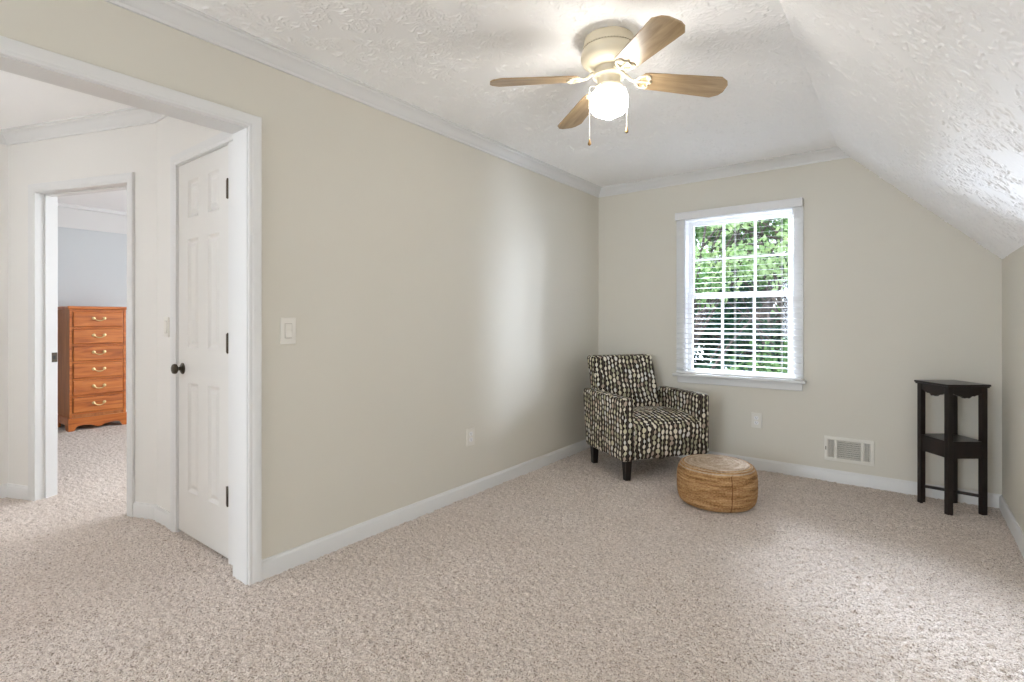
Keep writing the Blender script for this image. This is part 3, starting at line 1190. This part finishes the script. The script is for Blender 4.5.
# ------------------------------------------------------------------ tall side table in the right corner
TL, TF, TR_ = Vector((0.080, 4.300)), Vector((0.207, 4.135)), Vector((0.372, 4.262))
ux = (TR_ - TF).normalized()
uang = math.atan2(ux.y, ux.x)
TS = 0.210
tb = empty('side_table', (TF.x, TF.y, 0), uang, 'tall narrow dark wood side table with a low shelf in the room corner', 'side table')
TH = 0.793
LW = 0.031
h2 = LW / 2
cx = [(0, 0), (TS, 0), (TS, TS), (0, TS)]
b = MB()
b.rbox(-0.028, TS + 0.028, -0.028, TS + 0.028, TH - 0.013, TH, 0.004, 2)
b.box(-0.022, TS + 0.022, -0.022, TS + 0.022, TH - 0.021, TH - 0.012)
b.build('table_top', M['espresso'], tb)
for x, y in cx:
    b = MB()
    b.box(x - h2, x + h2, y - h2, y + h2, -0.004, TH - 0.020)
    b.build('leg', M['espresso'], tb, bevel=0.002)


def scallop():
    n = 28
    pts = [(h2 - 0.002, TH - 0.021)]
    low = []
    for i in range(n + 1):
        t = i / n
        x = h2 + (TS - LW) * t
        w = abs(2 * t - 1)
        z = TH - 0.070 - 0.016 * (0.5 + 0.5 * math.cos(PI * min(1, w / 0.62))) + (0.016 * max(0, (w - 0.72) / 0.28) ** 1.0) + 0.003 * math.cos(w * 18) * (1 if w < 0.8 else 0)
        low.append((x, z))
    return [(h2, TH - 0.021)] + low + [(TS - h2, TH - 0.021)]


for k in range(4):
    mm = Matrix.Translation((TS / 2, TS / 2, 0)) @ Matrix.Rotation(k * PI / 2, 4, 'Z') @ Matrix.Translation((-TS / 2, -TS / 2, 0))
    b = MB()
    b.prism(scallop(), 'y', -0.009, 0.009, mm)
    b.build('apron', M['espresso'], tb)
b = MB()
b.box(h2 - 0.003, TS - h2 + 0.003, -0.012, TS + 0.012, 0.432, 0.444)
b.box(-0.012, TS + 0.012, h2 - 0.003, TS - h2 + 0.003, 0.4325, 0.4435)
b.build('shelf', M['espresso'], tb)
for k in range(4):
    mm = Matrix.Translation((TS / 2, TS / 2, 0)) @ Matrix.Rotation(k * PI / 2, 4, 'Z') @ Matrix.Translation((-TS / 2, -TS / 2, 0))
    b = MB()
    b.box(h2 - 0.002, TS - h2 + 0.002, -0.009, 0.009, 0.340, 0.433, mm)
    b.build('shelf_rail', M['espresso'], tb)
b = MB()
mm = Matrix.Translation((TS / 2, TS / 2, 0)) @ Matrix.Rotation(-PI / 4, 4, 'Z')
hd = TS / math.sqrt(2) - 0.008
b.box(-hd, hd, -0.007, 0.007, 0.098, 0.116, mm)
b.build('stretcher', M['espresso'], tb, bevel=0.002)

# ------------------------------------------------------------------ bedroom dresser
DW, DD, DH = 0.528, 0.500, 1.335
dr = empty('dresser', (-7.085, 1.530, 0), PI / 2, 'tall orange pine six drawer dresser in the bedroom beyond the hall', 'dresser')
# local: x along the front (0..DW, to the photo's right), y into the depth (0..DD), z up
b = MB()
b.box(0.012, DW - 0.012, 0.022, DD, 0.11, DH - 0.03)
b.build('carcass', M['pine_side'], dr, bevel=0.003)
b = MB()
b.rbox(-0.004, DW + 0.004, -0.006, DD + 0.002, DH - 0.034, DH, 0.010, 3)
b.build('dresser_top', M['pine'], dr)
b = MB()
b.box(0.012, 0.036, 0.010, 0.030, 0.11, DH - 0.034)
b.box(DW - 0.036, DW - 0.012, 0.010, 0.030, 0.11, DH - 0.034)
nd = 6
zb0, zt0 = 0.175, DH - 0.050
pz = (zt0 - zb0) / nd
for k in range(nd + 1):
    z = zb0 + pz * k
    b.box(0.036, DW - 0.036, 0.014, 0.030, z - 0.010, z + 0.010)
b.build('face_frame', M['pine'], dr, bevel=0.002)
ap = []
n = 40
for i in range(n + 1):
    t = i / n
    x = DW * t
    w = abs(2 * t - 1)
    if w > 0.80:
        z = -0.004
    elif w > 0.70:
        z = 0.045 * math.sin((0.80 - w) / 0.10 * PI / 2)
    elif w > 0.30:
        z = 0.045 + 0.006 * math.sin((0.70 - w) / 0.40 * PI)
    else:
        z = 0.045 - 0.028 * (0.5 + 0.5 * math.cos(w / 0.30 * PI))
    ap.append((x, z))
b = MB()
b.prism([(0, 0.115)] + ap + [(DW, 0.115)], 'y', -0.006, 0.020)
b.box(-0.0, DW, -0.010, 0.018, 0.115, 0.135)
for x0 in (0.0, DW - 0.02):
    b.prism([(0.02, 0.135), (0.02, -0.004), (0.10, -0.004), (0.13, 0.05), (DD - 0.13, 0.05), (DD - 0.10, -0.004), (DD, -0.004), (DD, 0.135)], 'x', x0, x0 + 0.02)
b.build('plinth', M['pine'], dr, bevel=0.002)
brass_bm = None
for k in range(nd):
    z0 = zb0 + pz * k + 0.012
    z1 = zb0 + pz * (k + 1) - 0.012
    b = MB()
    b.rbox(0.042, DW - 0.042, -0.004, 0.020, z0, z1, 0.009, 3)
    d_ = b.build('drawer', M['pine'], dr)
    zc = (z0 + z1) / 2 + 0.012
    b = MB()
    xc = DW / 2
    for sg in (-1, 1):
        b.lathe([(0.017, 0), (0.016, 0.004), (0.006, 0.006), (0.006, 0.018), (0.009, 0.022), (0, 0.025)], 14, m=Matrix.Translation((xc + sg * 0.048, -0.004, zc)) @ rot_y)
    pts = []
    for i in range(13):
        t = i / 12 * 2 - 1
        pts.append((xc + 0.048 * t, -0.024, zc - 0.026 * (1 - abs(t) ** 2.4)))
    b.tube(pts, [0.0035 + 0.0025 * (1 - abs(i / 6 - 1)) for i in range(13)], 8)
    b.build('handle', M['brass'], d_, smooth=True)


# ------------------------------------------------------------------ switches, sockets, vent
def plate(b, w, hh, d=0.006):
    b.rbox(-w / 2, w / 2, -d, 0.001, -hh / 2, hh / 2, 0.003, 2)


def rocker_switch(loc, rz, label, wide=0.078, hh=0.128):
    t = empty('light_switch', loc, rz, label, 'light switch')
    b = MB()
    plate(b, wide, hh)
    b.build('cover_plate', M['plastic'], t)
    b = MB()
    b.box(-0.0185, 0.0185, -0.0066, -0.0055, -0.0355, 0.0355)
    b.build('switch_frame', plain('switch_gap', srgb(176, 170, 160), 0.5), t)
    b = MB()
    b.prism([(-0.006, -0.0335), (-0.0105, -0.0325), (-0.0072, 0.0), (-0.0085, 0.0325), (-0.006, 0.0335)], 'x', -0.0165, 0.0165)
    b.build('rocker', M['plastic'], t)
    return t


def outlet(loc, rz, label, wide=0.078, hh=0.120):
    t = empty('power_outlet', loc, rz, label, 'power outlet')
    b = MB()
    plate(b, wide, hh)
    b.build('cover_plate', M['plastic'], t)
    for s in (-1, 1):
        b = MB()
        z = s * 0.0195
        pts = []
        for k in range(20):
            a = 2 * PI * k / 20
            pts.append((0.0165 * math.cos(a), z + max(-0.0135, min(0.0135, 0.0165 * math.sin(a)))))
        b.prism(pts, 'y', -0.0082, -0.0055)
        rc = b.build('receptacle', M['vinyl'], t)
        b = MB()
        b.box(-0.0075, -0.0053, -0.0087, -0.0075, z - 0.001, z + 0.008)
        b.box(0.0053, 0.0075, -0.0087, -0.0075, z - 0.001, z + 0.008)
        b.lathe([(0.0026, 0), (0.0026, 0.0012)], 10, m=Matrix.Translation((0, -0.0075, z - 0.007)) @ rot_y)
        b.build('socket_slot', M['slot'], rc)
    b = MB()
    b.lathe([(0.003, 0), (0.003, 0.001), (0, 0.0014)], 10, m=Matrix.Translation((0, -0.006, 0)) @ rot_y)
    b.build('screw', M['plastic'], t)
    return t


rocker_switch((XL, 1.325, 1.133), PI / 2, 'white rocker light switch on the beige wall right of the opening')
rocker_switch((-3.405, CY, 1.145), 0, 'white light switch on the hall wall left of the closet door', 0.072, 0.116)
outlet((XL, 2.630, 0.394), PI / 2, 'white power outlet on the long left wall above the baseboard')
outlet((-0.950, YB, 0.386), 0, 'white power outlet on the back wall below the window sill')

vt = empty('wall_vent', (-0.331, YB, 0.240), 0, 'white louvred air vent low on the back wall', 'vent')
VW, VH = 0.305, 0.178
b = MB()
fw = 0.024
b.box(-VW / 2, VW / 2, -0.010, 0.001, VH / 2 - fw, VH / 2)
b.box(-VW / 2, VW / 2, -0.010, 0.001, -VH / 2, -VH / 2 + fw)
b.box(-VW / 2, -VW / 2 + fw, -0.010, 0.001, -VH / 2 + fw, VH / 2 - fw)
b.box(VW / 2 - fw, VW / 2, -0.010, 0.001, -VH / 2 + fw, VH / 2 - fw)
for x in (-0.081, 0.081):
    b.box(x - 0.008, x + 0.008, -0.009, 0.001, -VH / 2 + fw, VH / 2 - fw)
b.build('frame', M['plastic'], vt, bevel=0.003)
b = MB()
b.box(-VW / 2 + 0.01, VW / 2 - 0.01, 0.0, 0.0008, -VH / 2 + 0.01, VH / 2 - 0.01)
b.build('backing', plain('vent_dark', srgb(52, 50, 48), 0.8), vt)
b = MB()
for k in range(9):
    z = -VH / 2 + fw + (k + 0.5) * (VH - 2 * fw) / 9
    b.box(-0.073, 0.073, -0.005, 0.005, -0.0006, 0.0006, Matrix.Translation((0, -0.004, z)) @ Matrix.Rotation(math.radians(48), 4, 'X'))
for sg in (-1, 1):
    for k in range(4):
        x = sg * (0.089 + (k + 0.5) * (VW / 2 - fw - 0.089) / 4)
        b.box(-0.0006, 0.0006, -0.005, 0.005, -VH / 2 + fw, VH / 2 - fw, Matrix.Translation((x, -0.004, 0)) @ Matrix.Rotation(math.radians(sg * 45), 4, 'Z'))
b.build('louvre', M['plastic'], vt)
b = MB()
b.box(-VW / 2 + 0.008, -VW / 2 + 0.013, -0.016, -0.010, -0.012, 0.012)
b.build('lever', M['bronze'], vt)

# ------------------------------------------------------------------ outside the window
GZ = -2.9
b = MB()
b.box(-30, 25, YB + 0.4, 40, GZ - 0.1, GZ)
struct(b.build('ground', M['ground']))


def leaf_mesh(name, mat, parent, clumps, n, size, seed, droop=0.0):
    r = np.random.default_rng(seed)
    ci = r.integers(0, len(clumps), n)
    cl = np.array([c[:3] for c in clumps])[ci]
    rad = np.array([c[3:6] for c in clumps])[ci]
    d = r.standard_normal((n, 3))
    d /= np.linalg.norm(d, axis=1)[:, None]
    p = cl + d * rad * (r.random((n, 1)) ** 0.45)
    u = r.standard_normal((n, 3))
    u[:, 2] -= droop
    u /= np.linalg.norm(u, axis=1)[:, None]
    w = r.standard_normal((n, 3))
    v = np.cross(u, w)
    v /= np.linalg.norm(v, axis=1)[:, None]
    nn_ = np.cross(u, v)
    s = size * r.uniform(0.6, 1.3, (n, 1))
    wv = s * 0.30
    tips = [p - u * s * 0.5, p - u * s * 0.1 + v * wv + nn_ * s * 0.06, p + u * s * 0.5, p - u * s * 0.1 - v * wv + nn_ * s * 0.06]
    co_ = np.stack(tips, 1).reshape(-1, 3)
    me_ = bpy.data.meshes.new(name)
    base = np.arange(n)[:, None] * 4
    fa = np.concatenate([base + np.array([[0, 1, 2]]), base + np.array([[0, 2, 3]])], 0)
    me_.from_pydata(co_.tolist(), [], fa.tolist())
    me_.materials.append(mat)
    return link(bpy.data.objects.new(name, me_), parent)


def tree(name, loc, trunk_r, trunk_h, clumps, mat, n, size, label, seed, lean=(0, 0), group='trees outside the window', droop=0.3):
    t = empty(name, (loc[0], loc[1], GZ), 0, label, 'tree', group)
    r = random.Random(seed)
    b = MB()
    pts = []
    rs = []
    for k in range(9):
        f = k / 8
        pts.append((lean[0] * f + r.uniform(-0.05, 0.05) * (k > 0), lean[1] * f + r.uniform(-0.05, 0.05) * (k > 0), -0.1 + trunk_h * f))
        rs.append(trunk_r * (1.25 - 0.75 * f) if k else trunk_r * 1.5)
    b.tube(pts, rs, 12)
    for c in clumps:
        k = r.randint(3, 7)
        a = Vector(pts[k])
        e = Vector(c[:3])
        mid = a.lerp(e, 0.5) + Vector((0, 0, 0.15))
        b.tube([a, mid, e], [trunk_r * 0.22, trunk_r * 0.13, trunk_r * 0.05], 6)
    b.build('trunk', M['bark'], t, smooth=True)
    leaf_mesh('foliage', mat, t, clumps, n, size, seed, droop)
    return t


rr = random.Random(5)


def crown(cx_, cy_, z0, z1, rad, n):
    out = []
    for _ in range(n):
        a = rr.uniform(0, 2 * PI)
        q = rad * math.sqrt(rr.random())
        s = rr.uniform(0.45, 0.8)
        out.append((cx_ + q * math.cos(a), cy_ + q * math.sin(a), rr.uniform(z0, z1), s, s, s * 0.6))
    return out


tree('deciduous_tree', (-3.35, 9.6), 0.17, 6.4, crown(0.6, 0.2, 4.7, 7.0, 1.9, 22), M['leaf_light'], 9500, 0.10,
     'bright green tree with a grey trunk at the left edge of the window view', 3)
tree('deciduous_tree', (-1.6, 10.8), 0.13, 6.4, crown(-0.4, 0, 4.6, 7.2, 2.0, 24), M['leaf_mid'], 10000, 0.10,
     'mid green leafy tree filling the upper panes of the window view', 4)
tree('evergreen_tree', (-5.3, 13.6), 0.2, 6.5, crown(0, 0, 0.2, 5.6, 1.8, 52), M['leaf_dark'], 24000, 0.15,
     'dark evergreen tree behind the lower left panes of the window', 5)
tree('evergreen_tree', (-2.6, 13.0), 0.2, 6.5, crown(0, 0, 0.2, 5.6, 1.8, 52), M['leaf_dark'], 24000, 0.15,
     'dark evergreen tree behind the lower right panes of the window', 6)
tree('deciduous_tree', (-4.2, 19.0), 0.25, 9.0, crown(0, 0, 3.0, 10.0, 4.2, 40), M['leaf_mid'], 16000, 0.24,
     'broad green tree standing farthest off behind the evergreens', 7)
tree('leafy_shrub', (-1.75, 9.6), 0.07, 3.2, crown(0, 0, 1.6, 3.5, 0.5, 12), M['leaf_mid'], 2400, 0.10,
     'green leafy shrub at the lower right corner of the window view', 8)
